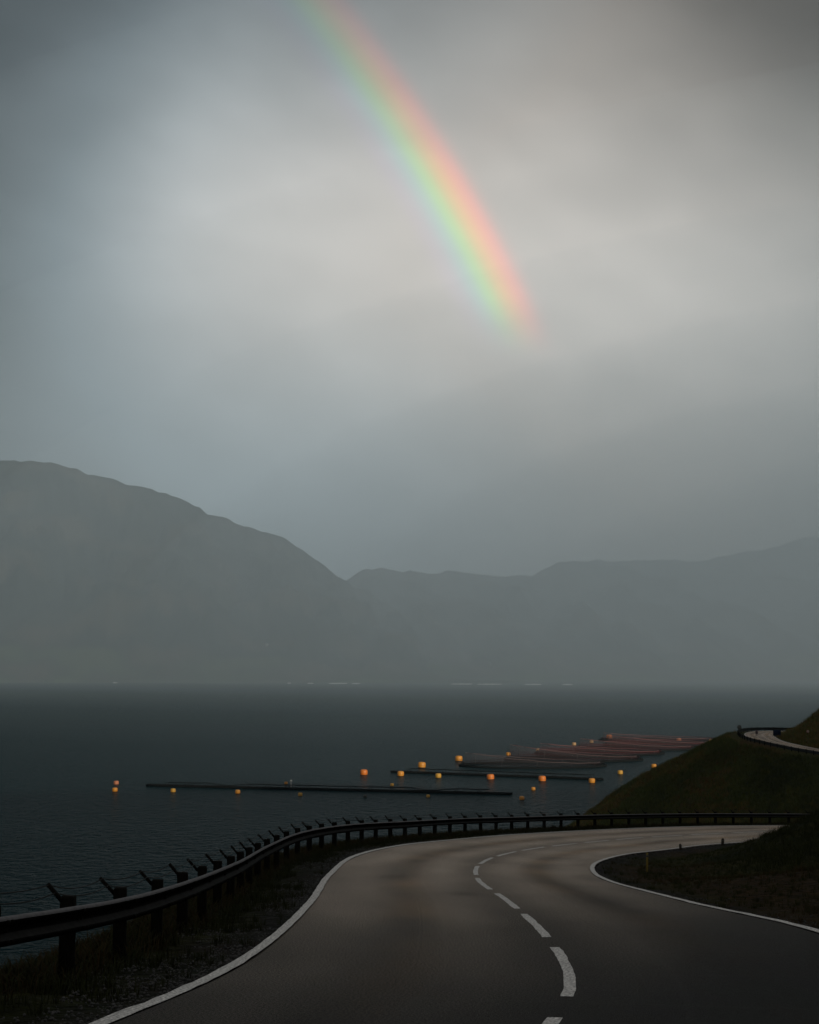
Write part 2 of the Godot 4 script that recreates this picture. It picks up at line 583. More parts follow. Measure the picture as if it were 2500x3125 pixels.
func build_setting() -> void:
	var sea := StandardMaterial3D.new()
	sea.albedo_color = Color(0.004, 0.016, 0.020).linear_to_srgb()
	sea.roughness = 0.22
	sea.metallic_specular = 0.033
	sea.normal_enabled = true
	sea.normal_texture = noise_tex(0.055, 5, 2048, true, 13.0, 0, 1, 21)
	sea.normal_scale = 1.0
	sea.uv1_scale = Vector3(9400.0 / 420.0, 9400.0 / 420.0, 1)
	var pm := PlaneMesh.new()
	pm.size = Vector2(9400, 9400)
	pm.subdivide_width = 20
	pm.subdivide_depth = 20
	var s := structure("sea", pm, sea, "dark rippled grey green sea filling the fjord below the road")
	s.position = Vector3(300, 0, -4300)

	var gm := mat(Color(1, 1, 1), 1.0, 0.0, 0.15)
	gm.vertex_color_use_as_albedo = true
	gm.albedo_texture = noise_tex(0.02, 5, 512, false, 0, 0.35, 1.0, 31)
	gm.normal_enabled = true
	gm.normal_texture = noise_tex(0.03, 5, 512, true, 14.0, 0, 1, 32)
	gm.normal_scale = 1.0
	gm.uv1_triplanar = true
	gm.uv1_world_triplanar = true
	gm.uv1_scale = Vector3.ONE * 0.22
	var near_ds := lines([-40.0, 4.0, -8.0, 1.0, 4.0, 0.45, 112.0, 1.6, 152.0])
	build_shade_ridge(mat(Color(0.03, 0.034, 0.012), 1.0, 0.0, 0.15))
	structure("ground", ground_mesh(lines([-70.0, 6.0, -28.0, 1.5, -8.0, 0.35, 22.0, 1.2, 46.0, 4.0, 150.0]), near_ds), gm, "dark grassy ground beside the road, rising to a mound on the right")
	structure("hillside", ground_mesh(lines([-10.0, 4.0, 22.0, 0.9, 96.0, 3.0, 150.0]), lines([152.0, 2.0, 250.0, 0.8, 350.0, 4.0, 440.0])), gm, "dark green headland sloping down into the sea under the far road")


func build_shade_ridge(gm: Material) -> void:
	# unseen fell added on the right, crest shaped to keep sun off the road
	var v := PackedVector3Array()
	var n := 60
	var rows := 40
	for j in rows:
		var d := lerpf(-520.0, 190.0, j / (rows - 1.0))
		for i in n:
			var t := i / (n - 1.0)
			var x := lerpf(70.0, 520.0, t) + 40.0 * smoothstep(60.0, 190.0, d)
			var crest := 68.5 - 0.14 * d
			var h := lerpf(34.0, crest, smoothstep(0.0, 0.40, t)) - 14.0 * smoothstep(0.5, 1.0, t) + 0.8 * noise_a.get_noise_2d(x * 0.3, d * 0.3)
			if i == 0 or i == n - 1 or j == 0 or j == rows - 1: h = -2.0
			v.append(Vector3(x, h, -d))
	structure("hillside", grid_mesh(v, PackedColorArray(), n, rows), gm, "dark unseen fell added right of the road to keep the low sun off it")


func build_road() -> void:
	var road := Node3D.new()
	road.name = "road"
	add_child(road)
	road.set_meta("kind", "structure")
	road.set_meta("label", "winding two lane asphalt road with white edge lines")
	var am := mat(Color(1, 1, 1), 0.52, 0.0, 0.10)
	am.vertex_color_use_as_albedo = true
	am.albedo_texture = noise_tex(0.07, 5, 1024, false, 0, 0.05, 1.25, 41)
	am.normal_enabled = true
	am.normal_texture = noise_tex(0.16, 3, 1024, true, 7.0, 0, 1, 42)
	am.uv1_scale = Vector3(0.9, 0.9, 1)
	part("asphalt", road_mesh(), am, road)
	var wm := mat(Color(1, 1, 1), 0.7)
	wm.vertex_color_use_as_albedo = true
	wm.albedo_texture = noise_tex(0.06, 5, 512, false, 0, 0.2, 1.15, 43)
	wm.uv1_triplanar = true
	wm.uv1_world_triplanar = true
	wm.uv1_scale = Vector3.ONE * 0.8
	var near_end := 0.0
	for i in rp.size():
		if rp[i].y < 130.0: near_end = i
	part("edge_line", ribbon(0, near_end, 1.0, 0.13, 0.004), wm, road)
	part("edge_line", ribbon(0, near_end, -1.0, 0.12, 0.004), wm, road)
	part("edge_line", ribbon(near_end, rp.size() - 2, 1.0, 0.15, 0.004), wm, road)
	part("edge_line", ribbon(near_end, rp.size() - 2, -1.0, 0.15, 0.004), wm, road)
	# centre dashes, laid out from the one that starts 10.9 m ahead of the camera
	var first := 0.0
	for i in rp.size():
		if rp[i].y < 10.993: first = i
	var f := first + (3.84 - 6.146 * 5.0) * 2.0
	while f < 420.0:
		if f > 2.0:
			part("centre_dash", ribbon(f, f + 2.0 * 4.72, 0.0, 0.11, 0.004, 0.3), wm, road)
		f += 6.146 * 2.0


# ---------------------------------------------------------------- guard rails
func rail_station(f: float) -> Array:
	# [point at the ground on the rail's line, unit vector to the outside]
	f = clampf(f, 0.0, rp.size() - 1.001)
	var i := int(f)
	var t := f - i
	var l := rl[i].lerp(rl[i + 1], t).normalized()
	var side := lerpf(rwl[i], rwl[i + 1], t)
	var base := road_at(f, side) + Vector3(l.x, 0, -l.y) * lerpf(ro[i], ro[i + 1], t) - Vector3(0, 0.03, 0)
	return [base, Vector3(l.x, 0, -l.y)]


func rail(label: String, from: float, to: float, lead: float, brackets: bool, beam_m: Material, post_m: Material, wire_m: Material) -> void:
	# stations equally spaced along the rail itself
	var at := []
	var run := 0.0
	var need := lead
	var f := from
	var prev: Vector3 = rail_station(f)[0]
	while f < to:
		f += 0.05
		var here: Vector3 = rail_station(f)[0]
		run += Vector2(prev.x - here.x, prev.z - here.z).length()
		prev = here
		if run >= need:
			at.append(f)
			need += 2.228
	var g := thing("guard_rail", label, "guard rail")
	var pst := new_st()
	add_box(pst, Vector3(0, 0.165, 0), Vector3(0.128, 1.13, 0.12))
	add_box(pst, Vector3(0, 0.74, 0), Vector3(0.128, 0.02, 0.12), Basis(), 0.88)
	var post := done(pst)
	var bst := new_st()
	add_bar(bst, Vector3(-0.02, 0.66, 0), Vector3(-0.20, 0.86, 0), 0.036, 0.034)
	var bracket := done(bst)
	var prof := [Vector2(0.030, 0.44), Vector2(0.012, 0.452), Vector2(0.0, 0.475), Vector2(0.004, 0.505), Vector2(0.05, 0.545), Vector2(0.075, 0.572), Vector2(0.078, 0.595), Vector2(0.075, 0.618), Vector2(0.05, 0.645), Vector2(0.004, 0.685), Vector2(0.0, 0.712), Vector2(0.012, 0.738), Vector2(0.034, 0.750), Vector2(0.058, 0.752)]
	var deep := 0.78 if brackets else 1.75
	var tips := [PackedVector3Array(), PackedVector3Array()]
	for k in at.size():
		var s := rail_station(at[k])
		var base: Vector3 = s[0]
		var out: Vector3 = s[1]
		var b := Basis(-out, Vector3.UP, (-out).cross(Vector3.UP))
		var p := part("post", post, post_m, g)
		p.transform = Transform3D(b.rotated(Vector3.UP, rng.randf_range(-0.05, 0.05)).rotated(b.z, rng.randf_range(-0.012, 0.004)), base + out * 0.09)
		if brackets:
			part("wire_bracket", bracket, post_m, p)
			tips[0].append(p.transform * Vector3(-0.19, 0.848, 0))
			tips[1].append(p.transform * Vector3(-0.125, 0.775, 0))
			# each bracket has been knocked about a little
			p.get_child(0).rotation.z = rng.randf_range(-0.03, 0.03)
		if k == 0: continue
		var st := new_st()
		st.set_smooth_group(1)
		var rows := []
		for j in 7:
			var ff := lerpf(at[k - 1] - 0.05, at[k] + 0.05, j / 6.0)
			var q := rail_station(ff)
			var o: Vector3 = q[1]
			# the end of each section laps a few millimetres over the next
			var lap := 0.004 if j >= 5 else 0.0
			var row := []
			for c in prof:
				row.append(q[0] + o * (c.x * 0.8 - 0.07 - lap) + Vector3(0, 0.66 - (0.752 - c.y) * deep + lap * 0.5, 0))
			rows.append(row)
		for j in 6:
			for c in prof.size() - 1:
				var painted_sheen := 0.007 if c < 10 else 0.16  # face painted dark, top lip and ridge pale as painted highlights
				if c == 4 or c == 3: painted_sheen = 0.03
				st.set_color(Color(painted_sheen, painted_sheen, painted_sheen * 1.03))
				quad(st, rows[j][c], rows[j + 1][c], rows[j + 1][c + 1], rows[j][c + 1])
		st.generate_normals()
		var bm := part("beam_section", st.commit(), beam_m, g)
		if brackets and base.z > -60.0:
			var bt := new_st()
			for y in [0.54, 0.62, 0.455]:
				var jj := rail_station(at[k] - 0.12)
				var face := -0.01 if y == 0.54 else -0.07
				add_box(bt, jj[0] + jj[1] * (face - 0.02) + Vector3(0, y, 0), Vector3(0.025, 0.028, 0.028), b)
				jj = rail_station(at[k] + 0.12)
				add_box(bt, jj[0] + jj[1] * (face - 0.02) + Vector3(0, y, 0), Vector3(0.025, 0.028, 0.028), b)
			part("bolt", done(bt), post_m, bm).set_meta("kind", "stuff")
	if brackets:
		for w in 2:
			var path := PackedVector3Array()
			for k in at.size() - 1:
				for j in 6:
					var u := j / 6.0
					var sag := -(0.05 + 0.04 * noise_b.get_noise_2d(k * 9.0, w * 40.0)) * 4.0 * u * (1.0 - u)
					path.append(tips[w][k].lerp(tips[w][k + 1], u) + Vector3(0, sag, 0))
			var st := new_st()
			add_tube(st, path, 0.0055, 4)
			part("wire", done(st), wire_m, g)


func build_rails() -> void:
	var steel := mat(Color(1, 1, 1), 0.6, 0.0, 0.03)
	steel.vertex_color_use_as_albedo = true
	steel.roughness_texture = noise_tex(0.02, 4, 256, false, 0, 0.8, 1.0, 51)
	steel.albedo_texture = noise_tex(0.03, 4, 256, false, 0, 0.75, 1.0, 52)
	steel.uv1_triplanar = true
	steel.uv1_world_triplanar = true
	steel.uv1_scale = Vector3.ONE * 0.9
	var wood := mat(Color(0.012, 0.011, 0.009), 0.95, 0.0, 0.12)
	wood.albedo_texture = noise_tex(0.04, 4, 256, false, 0, 0.4, 1.0, 53)
	wood.uv1_triplanar = true
	wood.uv1_scale = Vector3(6, 0.8, 6)
	var wire := mat(Color(0.012, 0.012, 0.012), 0.7, 0.0, 0.2)
	var a := 0.0
	var b := 0.0
	var c := 0.0
	for i in rp.size():
		if rp[i].y < 10.993 and i < 200: a = i
		if rp[i].y < 124.0: b = i
		if rp[i].y < 252.0: c = i
	# the first post that shows stands 4.8 m along the rail from abreast of the road sample at 10.99 m
	rail("weathered steel guard rail on dark posts along the sea side of the near bend", a, b, 4.82 - 2.228 * 2.0, true, steel, wood, wire)
	rail("dark guard rail curving round the tip of the far headland", c, rp.size() - 30.0, 0.5, false, mat(Color(0.012, 0.013, 0.013), 0.8, 0.0, 0.15), wood, wire)


# ---------------------------------------------------------------- posts and signs
func stake(label: String, x: float, d: float, h: float, w: float, m: Material, lean: float, category := "marker post") -> void:
	var g := land(x, d)
	var t := thing("marker_post", label, category, pt(x, g, d))
	var st := new_st()
	add_box(st, Vector3(0, h / 2.0 - 0.15, 0), Vector3(w, h + 0.3, w * 0.7))
	add_box(st, Vector3(0, h + w * 0.2, 0), Vector3(w, w * 0.4, w * 0.7), Basis(), 0.5)
	part("shaft", done(st), m, t)
	var s2 := new_st()
	add_box(s2, Vector3(0, h * 0.86, 0), Vector3(w * 1.12, h * 0.10, w * 0.82))
	part("band", done(s2), mat(Color(0.05, 0.05, 0.045), 0.8), t)
	t.rotation.z = lean


func build_roadside() -> void:
	stake("tall thin yellow marker post standing in brown grass inside the bend", 6.87, 50.0, 0.56, 0.055, mat(Color(0.13, 0.09, 0.004), 0.7), -0.02)
	stake("short weathered stake at the inner road edge, left of two", 11.15, 71.0, 0.22, 0.10, mat(Color(0.016, 0.011, 0.006)), 0.05)
	stake("stout weathered stake at the inner road edge beside the dark mound", 14.3, 78.9, 0.30, 0.12, mat(Color(0.016, 0.011, 0.006)), -0.08)

	var grey := mat(Color(0.012, 0.012, 0.012), 0.8, 0.0, 0.1)
	# dark blue board on the inside of the far bend
	var g := land(66.9, 312.5)
	var t := thing("information_board", "dark blue board on short posts at the far bend", "sign", pt(66.9, minf(g, 14.05), 312.5), 0.12)
	var st := new_st()
	add_box(st, Vector3(0, 0.72, 0), Vector3(1.40, 0.98, 0.06))
	part("panel", done(st), mat(Color(0.002, 0.006, 0.022), 0.8, 0.0, 0.15), t)
	st = new_st()
	for e in [[Vector3(0, 1.22, 0.01), Vector3(1.46, 0.04, 0.08)], [Vector3(0, 0.22, 0.01), Vector3(1.46, 0.04, 0.08)], [Vector3(-0.715, 0.72, 0.004), Vector3(0.03, 0.96, 0.08)], [Vector3(0.715, 0.72, 0.004), Vector3(0.03, 0.96, 0.08)]]:
		add_box(st, e[0], e[1])
	part("frame", done(st), mat(Color(0.006, 0.012, 0.03), 0.8, 0.0, 0.15), t)
	for s in [-0.5, 0.5]:
		st = new_st()
		add_box(st, Vector3(s, 0.4, -0.08), Vector3(0.07, 1.4, 0.07))
		part("leg", done(st), grey, t)
	# narrow dark marker on the carriageway
	g = land(63.6, 314.5) - 0.25
	t = thing("lane_marker", "small dark upright marker board standing on the pale far road", "marker", pt(63.6, g, 314.5))
	st = new_st()
	add_box(st, Vector3(0, 0.68, 0), Vector3(0.46, 0.66, 0.04))
	part("panel", done(st), mat(Color(0.05, 0.03, 0.04), 0.6), t)
	st = new_st()
	add_box(st, Vector3(0, 0.3, -0.04), Vector3(0.09, 0.7, 0.05))
	part("post", done(st), mat(Color(0.05, 0.03, 0.035), 0.6), t)
	st = new_st()
	add_box(st, Vector3(0, 0.03, -0.02), Vector3(0.42, 0.1, 0.34), Basis(), 0.8)
	part("foot", done(st), mat(Color(0.02, 0.02, 0.02), 0.8), t)
	# round signs
	round_sign("round dark road sign seen from behind at the tip of the headland", 59.85, 311.5, 1.72, 0.42, mat(Color(0.012, 0.014, 0.015), 0.8, 0.0, 0.1), mat(Color(0.010, 0.012, 0.013), 0.8, 0.0, 0.1), grey)
	round_sign("small round red rimmed sign on the dark slope right of the blue board", 69.6, 300.0, 0.85, 0.26, mat(Color(0.28, 0.20, 0.17), 0.5), mat(Color(0.25, 0.06, 0.05), 0.5), grey)


func round_sign(label: String, x: float, d: float, h: float, r: float, face: Material, rim: Material, pole: Material) -> void:
	var t := thing("round_sign", label, "road sign", pt(x, land(x, d), d), 0.1)
	var st := new_st()
	add_tube(st, PackedVector3Array([Vector3(0, -0.3, 0), Vector3(0, h + r * 0.6, 0)]), 0.035, 8)
	part("pole", done(st), pole, t)
	st = new_st()
	add_tube(st, PackedVector3Array([Vector3(0, h, 0.05), Vector3(0, h, 0.075)]), r * 0.86, 20)
	part("disc", done(st), face, t)
	st = new_st()
	var ring := PackedVector3Array()
	for k in 24:
		ring.append(Vector3(cos(TAU * k / 24) * r * 0.92, h + sin(TAU * k / 24) * r * 0.92, 0.062))
	add_tube(st, ring, r * 0.09, 6, true)
	part("rim", done(st), rim, t)


# ---------------------------------------------------------------- fish farm
func ellipse(a: float, b: float, y: float, n := 64) -> PackedVector3Array:
	var p := PackedVector3Array()
	for k in n:
		p.append(Vector3(cos(TAU * k / n) * a, y, sin(TAU * k / n) * b))
	return p


func pen(label: String, x: float, d: float, width: float, red: float, high: float, turn: float) -> void:
	var t := thing("fish_pen", label, "fish pen", Vector3(x, 0, -d), turn, "round netted fish pens in the fjord")
	var a := width / 2.0
	var b := width * 0.33
	var black := mat(Color(0.008, 0.009, 0.009), 0.9, 0.0, 0.1)
	for k in 2:
		var st := new_st()
		add_tube(st, ellipse(a - k * 1.0, b - k * 1.0, 0.20), 0.42, 8, true)
		part("float_pipe", done(st, true), black, t)
	var hand := new_st()
	add_tube(hand, ellipse(a - 0.9, b - 0.9, 1.25), 0.11, 6, true)
	part("handrail", done(hand), mat(Color(0.012 + 0.03 * red, 0.012, 0.013), 0.9, 0.0, 0.1), t)
	var sts := new_st()
	for k in 32:
		var u := TAU * k / 32
		var p := Vector3(cos(u) * (a - 0.6), 0, sin(u) * (b - 0.6))
		add_bar(sts, p + Vector3(0, 0.2, 0), p + Vector3(0, 1.3, 0), 0.16, 0.16)
	var s := part("stanchion", done(sts), black, t)
	s.set_meta("kind", "stuff")
	# net curtain held up on poles, then the bird net sagging over the pen
	var net := mat(Color(0.075 + 0.02 * red, 0.07, 0.075), 1.0)
	net.transparency = BaseMaterial3D.TRANSPARENCY_ALPHA
	net.albedo_color.a = 0.12
	net.cull_mode = BaseMaterial3D.CULL_DISABLED
	var red_net := mat(Color(0.028 + 0.05 * red, 0.022, 0.024), 1.0)
	red_net.transparency = BaseMaterial3D.TRANSPARENCY_ALPHA
	red_net.albedo_color.a = 0.12 + 0.13 * red
	red_net.cull_mode = BaseMaterial3D.CULL_DISABLED
	var n := 48
	var st2 := new_st()
	var st3 := new_st()
	var poles := new_st()
	var top := []
	var rim := []
	for k in n:
		var u := TAU * k / n
		# higher at the far left, where the curtain is hauled up on its poles
		var lift := 0.9 + high * (0.12 + 0.88 * pow(maxf(0.0, cos((u - 2.95) * 0.5)), 4.0)) + 0.08 * sin(u * 12.0)
		rim.append(Vector3(cos(u) * (a - 1.6), 0.5, sin(u) * (b - 1.6)))
		top.append(Vector3(cos(u) * (a - 2.0), lift, sin(u) * (b - 2.0)))
		if k % 4 == 0:
			add_bar(poles, rim[k], top[k] + Vector3(0, 0.1, 0), 0.14, 0.14)
	for k in n:
		var l := (k + 1) % n
		var ka: Vector3 = rim[k].lerp(top[k], 0.62)
		var la: Vector3 = rim[l].lerp(top[l], 0.62)
		quad(st2, ka, la, top[l], top[k])
		quad(st3, rim[k], rim[l], la, ka)
		for v in [top[k], top[l], Vector3(0, 0.9, 0)]:
			st2.add_vertex(v)
	part("bird_net", done(st2), net, t)
	part("net_wall", done(st3), red_net, t)
	var po := part("net_pole", done(poles), mat(Color(0.02, 0.018, 0.018), 0.9), t)
	po.set_meta("kind", "stuff")
	var topline := new_st()
	add_tube(topline, PackedVector3Array(top), 0.07, 5, true)
	part("top_rope", done(topline), mat(Color(0.07 + 0.06 * red, 0.05, 0.05), 0.8), t)


func pontoon(label: String, a: Vector3, b: Vector3, dips: Array, high: float) -> void:
	var t := thing("pontoon", label, "pontoon", (a + b) / 2.0)
	var black := mat(Color(0.006, 0.007, 0.007), 0.9, 0.0, 0.1)
	var along := (b - a)
	var side := along.cross(Vector3.UP).normalized() * 0.9
	var c := (a + b) / 2.0
	for s in [-1.0, 1.0]:
		var st := new_st()
		var path := PackedVector3Array()
		for k in 31:
			path.append(a.lerp(b, k / 30.0) - c + side * s + Vector3(0, 0.28 + 0.06 * sin(k * 1.1 + s), 0))
		add_tube(st, path, 0.31, 8)
		part("float_pipe", done(st, true), black, t)
	var n := int(along.length() / 3.0)
	var st2 := new_st()
	var ropes := [PackedVector3Array(), PackedVector3Array()]
	for k in n + 1:
		var u := float(k) / n
		if u < 0.05 or u > 0.965: continue
		var h := high
		for e in dips:
			h = minf(h, lerpf(0.55, high, smoothstep(0.0, 0.055, absf(u - e))))
		for s in 2:
			var p := a.lerp(b, u) - c + side * (s * 2.0 - 1.0) * 1.1
			if h > high * 0.8 and k % 2 == 0:
				add_bar(st2, p + Vector3(0, 0.3, 0), p + Vector3(0, h + 0.2, 0), 0.15, 0.15)
			ropes[s].append(p + Vector3(0, h + 0.1 + 0.08 * sin(k * 2.3), 0))
	var po := part("stanchion", done(st2), black, t)
	po.set_meta("kind", "stuff")
	for s in 2:
		var st3 := new_st()
		add_tube(st3, ropes[s], 0.075, 5)
		part("handrail", done(st3), black, t)
	var wst := new_st()
	for k in int(along.length() / 2.2):
		var u := (k + 0.5) * 2.2 / along.length()
		add_box(wst, a.lerp(b, u) - c + Vector3(0, 0.62, 0), Vector3(1.9, 0.08, 1.2), Basis(along.normalized(), Vector3.UP, along.normalized().cross(Vector3.UP)))
	var wk := part("walkway", done(wst), mat(Color(0.012, 0.012, 0.013), 0.9, 0.0, 0.1), t)
	wk.set_meta("kind", "stuff")


func at_sea(px: float, py: float) -> Vector3:
	# where a spot seen in the survey photograph lies on the water
	var d := EYE * PIX / (py - 2012.0)
	return Vector3((px - 1250.0) / PIX * d, 0, -d)


func build_pens() -> void:
	var p := [
		["nearest netted pen with grey curtain raised at its left end", 1623.0, 2333.0, 443.0, 0.1, 3.6, 0.03],
		["second netted pen, its curtain hauled up behind the nearest pen", 1746.0, 2315.0, 415.0, 0.4, 4.6, 0.0],
		["third netted pen with red net wall along its left half", 1825.0, 2297.0, 389.0, 1.0, 3.2, 0.02],
		["fourth netted pen with dark red band and pale raised net", 1934.0, 2283.0, 363.0, 0.8, 3.4, -0.02],
		["fifth netted pen with long reddish net next to the last pen", 2006.0, 2271.0, 335.0, 1.0, 3.2, 0.0],
		["farthest netted pen, faint and mostly hidden behind the others", 2000.0, 2257.5, 350.0, 0.6, 2.6, 0.0]]
	for a in p:
		var at := at_sea(a[1], a[2])
		pen(a[0], at.x, -at.z, a[3] / PIX * -at.z, a[4], a[5], a[6])
	pontoon("long straight black pontoon lying across the water nearest the road", at_sea(459, 2394), at_sea(1558, 2420), [0.235, 0.79], 1.15)
	pontoon("shorter straight black pontoon in front of the nearest netted pen", at_sea(1198, 2353), at_sea(1832, 2376), [], 1.35)
	# pale light mast on the long pontoon
	var m := at_sea(459, 2394).lerp(at_sea(1558, 2420), 0.41)
	var t := thing("light_mast", "small pale light mast standing on the long black pontoon", "mast", m + Vector3(0, 0.6, 0.0))
	var st := new_st()
	add_tube(st, PackedVector3Array([Vector3(0, 0, 0), Vector3(0, 1.5, 0)]), 0.12, 8)
	part("pole", done(st), mat(Color(0.35, 0.35, 0.34), 0.6), t)
	st = new_st()
	add_lathe(st, PackedVector2Array([Vector2(0.01, 1.5), Vector2(0.28, 1.52), Vector2(0.3, 1.9), Vector2(0.16, 2.05), Vector2(0.0, 2.1)]), 12)
	part("lamp_head", done(st), mat(Color(0.6, 0.6, 0.58), 0.5), t)


func build_buoys() -> void:
	var drum := new_st()
	add_lathe(drum, PackedVector2Array([Vector2(0.47, -0.05), Vector2(0.5, 0.02), Vector2(0.5, 0.40), Vector2(0.48, 0.52), Vector2(0.42, 0.60), Vector2(0.30, 0.645), Vector2(0.0, 0.66)]), 20)
	var float_mesh := done(drum, true)
	var skirt := new_st()
	add_lathe(skirt, PackedVector2Array([Vector2(0.0, -0.3), Vector2(0.44, -0.28), Vector2(0.47, -0.1), Vector2(0.475, -0.045)]), 20)
	var skirt_mesh := done(skirt, true)
	var band := new_st()
	add_lathe(band, PackedVector2Array([Vector2(0.50, 0.20), Vector2(0.525, 0.22), Vector2(0.525, 0.28), Vector2(0.50, 0.30)]), 20)
	var band_mesh := done(band)
	var eye := new_st()
	var ring := PackedVector3Array()
	for k in 12:
		ring.append(Vector3(cos(TAU * k / 12) * 0.09, 0.71 + sin(TAU * k / 12) * 0.09, 0))
	add_tube(eye, ring, 0.022, 5, true)
	var eye_mesh := done(eye)
	var orange := mat(Color(0.62, 0.17, 0.012), 0.5)
	var amber := mat(Color(0.58, 0.24, 0.016), 0.5)
	var yellow := mat(Color(0.52, 0.28, 0.025), 0.5)
	var pale := mat(Color(0.38, 0.23, 0.10), 0.6)
	var rust := mat(Color(0.42, 0.15, 0.07), 0.6)
	for m in [orange, amber, yellow, pale, rust]:
		m.albedo_texture = noise_tex(0.02, 3, 128, false, 0, 0.75, 1.0, 61)
	var fouled := mat(Color(0.012, 0.013, 0.010), 0.7)
	var list := [
		["faint orange buoy, farther of the pair left of the long pontoon", 364, 2384, 15, rust], ["yellow buoy, nearer of the pair left of the long pontoon", 360, 2405, 16, amber],
		["yellow buoy in front of the left end of the long pontoon", 536, 2407, 15, yellow], ["yellow buoy in front of the long pontoon, second from its left end", 731, 2411, 15, amber],
		["tiny yellow buoy just behind the middle of the long pontoon", 877, 2385, 10, amber], ["dull yellow buoy in front of the long pontoon below the pale light mast", 920, 2419, 13, yellow],
		["large orange buoy alone on open water left of the short pontoon", 1112, 2353, 22, orange], ["bright yellow buoy at the left end of the short pontoon", 1223, 2357, 20, amber],
		["big amber buoy on a dark base behind the short pontoon's left end", 1287, 2331, 23, amber], ["small yellow buoy between the long and the short pontoon", 1197, 2390, 11, yellow],
		["orange buoy off the left tip of the nearest netted pen", 1399, 2312, 22, amber], ["yellow green buoy in front of the short pontoon's left third", 1337, 2363, 18, yellow],
		["orange buoy in front of the middle of the short pontoon, left one", 1495, 2367, 22, orange], ["orange buoy in front of the short pontoon's right third", 1651, 2372, 22, orange],
		["amber buoy at the right end of the short pontoon", 1801, 2378, 19, amber], ["small dull yellow buoy close in front of the long pontoon's right half", 1306, 2424, 11, yellow],
		["small yellow buoy between the right ends of the two pontoons", 1624, 2402, 13, amber], ["yellow buoy off the right tip of the long pontoon", 1589, 2430, 15, amber],
		["yellow buoy with dark base right of the nearest netted pen", 1887, 2353, 16, yellow], ["yellow buoy in the right hand row, second from the short pontoon", 1989, 2334, 16, amber],
		["yellow buoy in the right hand row, third from the short pontoon", 2056, 2315, 15, yellow], ["yellow buoy touching the green headland's outline, nearer one", 2134, 2301, 15, yellow],
		["pale orange buoy at the right end of the farthest pen", 2163, 2259, 14, pale], ["reddish buoy behind the right half of the fifth pen", 2066, 2256, 15, rust],
		["bright orange buoy behind the left end of the farthest pen", 1855, 2247, 18, orange], ["pale buoy beside the left tip of the fourth pen", 1748, 2268, 13, pale],
		["pale buoy against the raised net of the fourth pen", 1801, 2261, 12, pale], ["pale buoy at the left tip of the third pen", 1638, 2285, 12, pale],
		["amber buoy at the left tip of the second pen", 1549, 2298, 14, amber], ["pale yellow buoy half hidden by the headland, farther one", 2198, 2263, 13, pale],
		["dim small buoy in front of the long pontoon's middle, almost black", 1116, 2425, 11, fouled]]
	for i in list.size():
		var b: Array = list[i]
		var at := at_sea(b[1], b[2] + b[3] * 0.28)
		var w: float = b[3] / PIX * -at.z
		var t := thing("mooring_buoy", b[0], "buoy", at + Vector3(0, 0.05 * w, 0), rng.randf() * TAU, "mooring buoys round the fish farm")
		t.rotation.z = rng.randf_range(-0.12, 0.12)
		t.scale = Vector3(w, w, w)
		part("float", float_mesh, b[4], t)
		part("skirt", skirt_mesh, fouled, t)
		if b[3] > 13:
			part("band", band_mesh, b[4], t)
		part("lifting_eye", eye_mesh, fouled, t)


# ---------------------------------------------------------------- far side of the fjord
func ridge_height(list: Array, px: float) -> float:
	for i in list.size() - 1:
		if px <= list[i + 1][0]:
			return lerpf(list[i][1], list[i + 1][1], smoothstep(0.0, 1.0, (px - list[i][0]) / (list[i + 1][0] - list[i][0])) * 0.5 + 0.5 * (px - list[i][0]) / (list[i + 1][0] - list[i][0]))
	return list[list.size() - 1][1]


func mountain(called: String, label: String, list: Array, shore: float, ridge: float, from: float, to: float, m: Material, sd: float) -> void:
	var v := PackedVector3Array()
	var c := PackedColorArray()
	var n := 220
	var rows := 46
	for j in rows:
		var t := float(j) / (rows - 6)
		for i in n:
			var px := lerpf(from, to, i / (n - 1.0))
			var az := (px - 1250.0) / PIX
			var top := (2012.0 - ridge_height(list, px)) / PIX * ridge + EYE
			var d := lerpf(shore, ridge, pow(t, 1.35))
			var x := az * lerpf(shore, ridge, pow(minf(t, 1.0), 1.35) * 0.6 + 0.4)
			var gully := noise_a.get_noise_2d(x * 0.16 + sd, d * 0.03)
			var h := 0.0
			if t <= 1.0:
				h = top * (0.42 * t + 0.58 * pow(t, 1.7))
				h += gully * 110.0 * sin(PI * t) * t
				h += noise_b.get_noise_2d(x * 0.05, d * 0.02) * 10.0 * t
				# basalt steps
				h += 7.0 * sin(h * 0.09 + gully * 6.0) * smoothstep(0.3, 0.7, t) * (1.0 - smoothstep(0.9, 1.0, t))
			else:
				h = top - (t - 1.0) * 900.0
			v.append(Vector3(x, maxf(h, -3.0) if t > 0.0 else -3.0, -d))
			var k := noise_a.get_noise_2d(x * 0.11 + 900.0, d * 0.11)
			var col := Color(0.015, 0.019, 0.018).lerp(Color(0.042, 0.036, 0.028), smoothstep(-0.1, 0.4, k))
			if t < 0.22: col = col.lerp(Color(0.05, 0.065, 0.03), 0.6 * smoothstep(-0.2, 0.3, -k))
			c.append(col)
	structure(called, grid_mesh(v, c, n, rows), m, label)


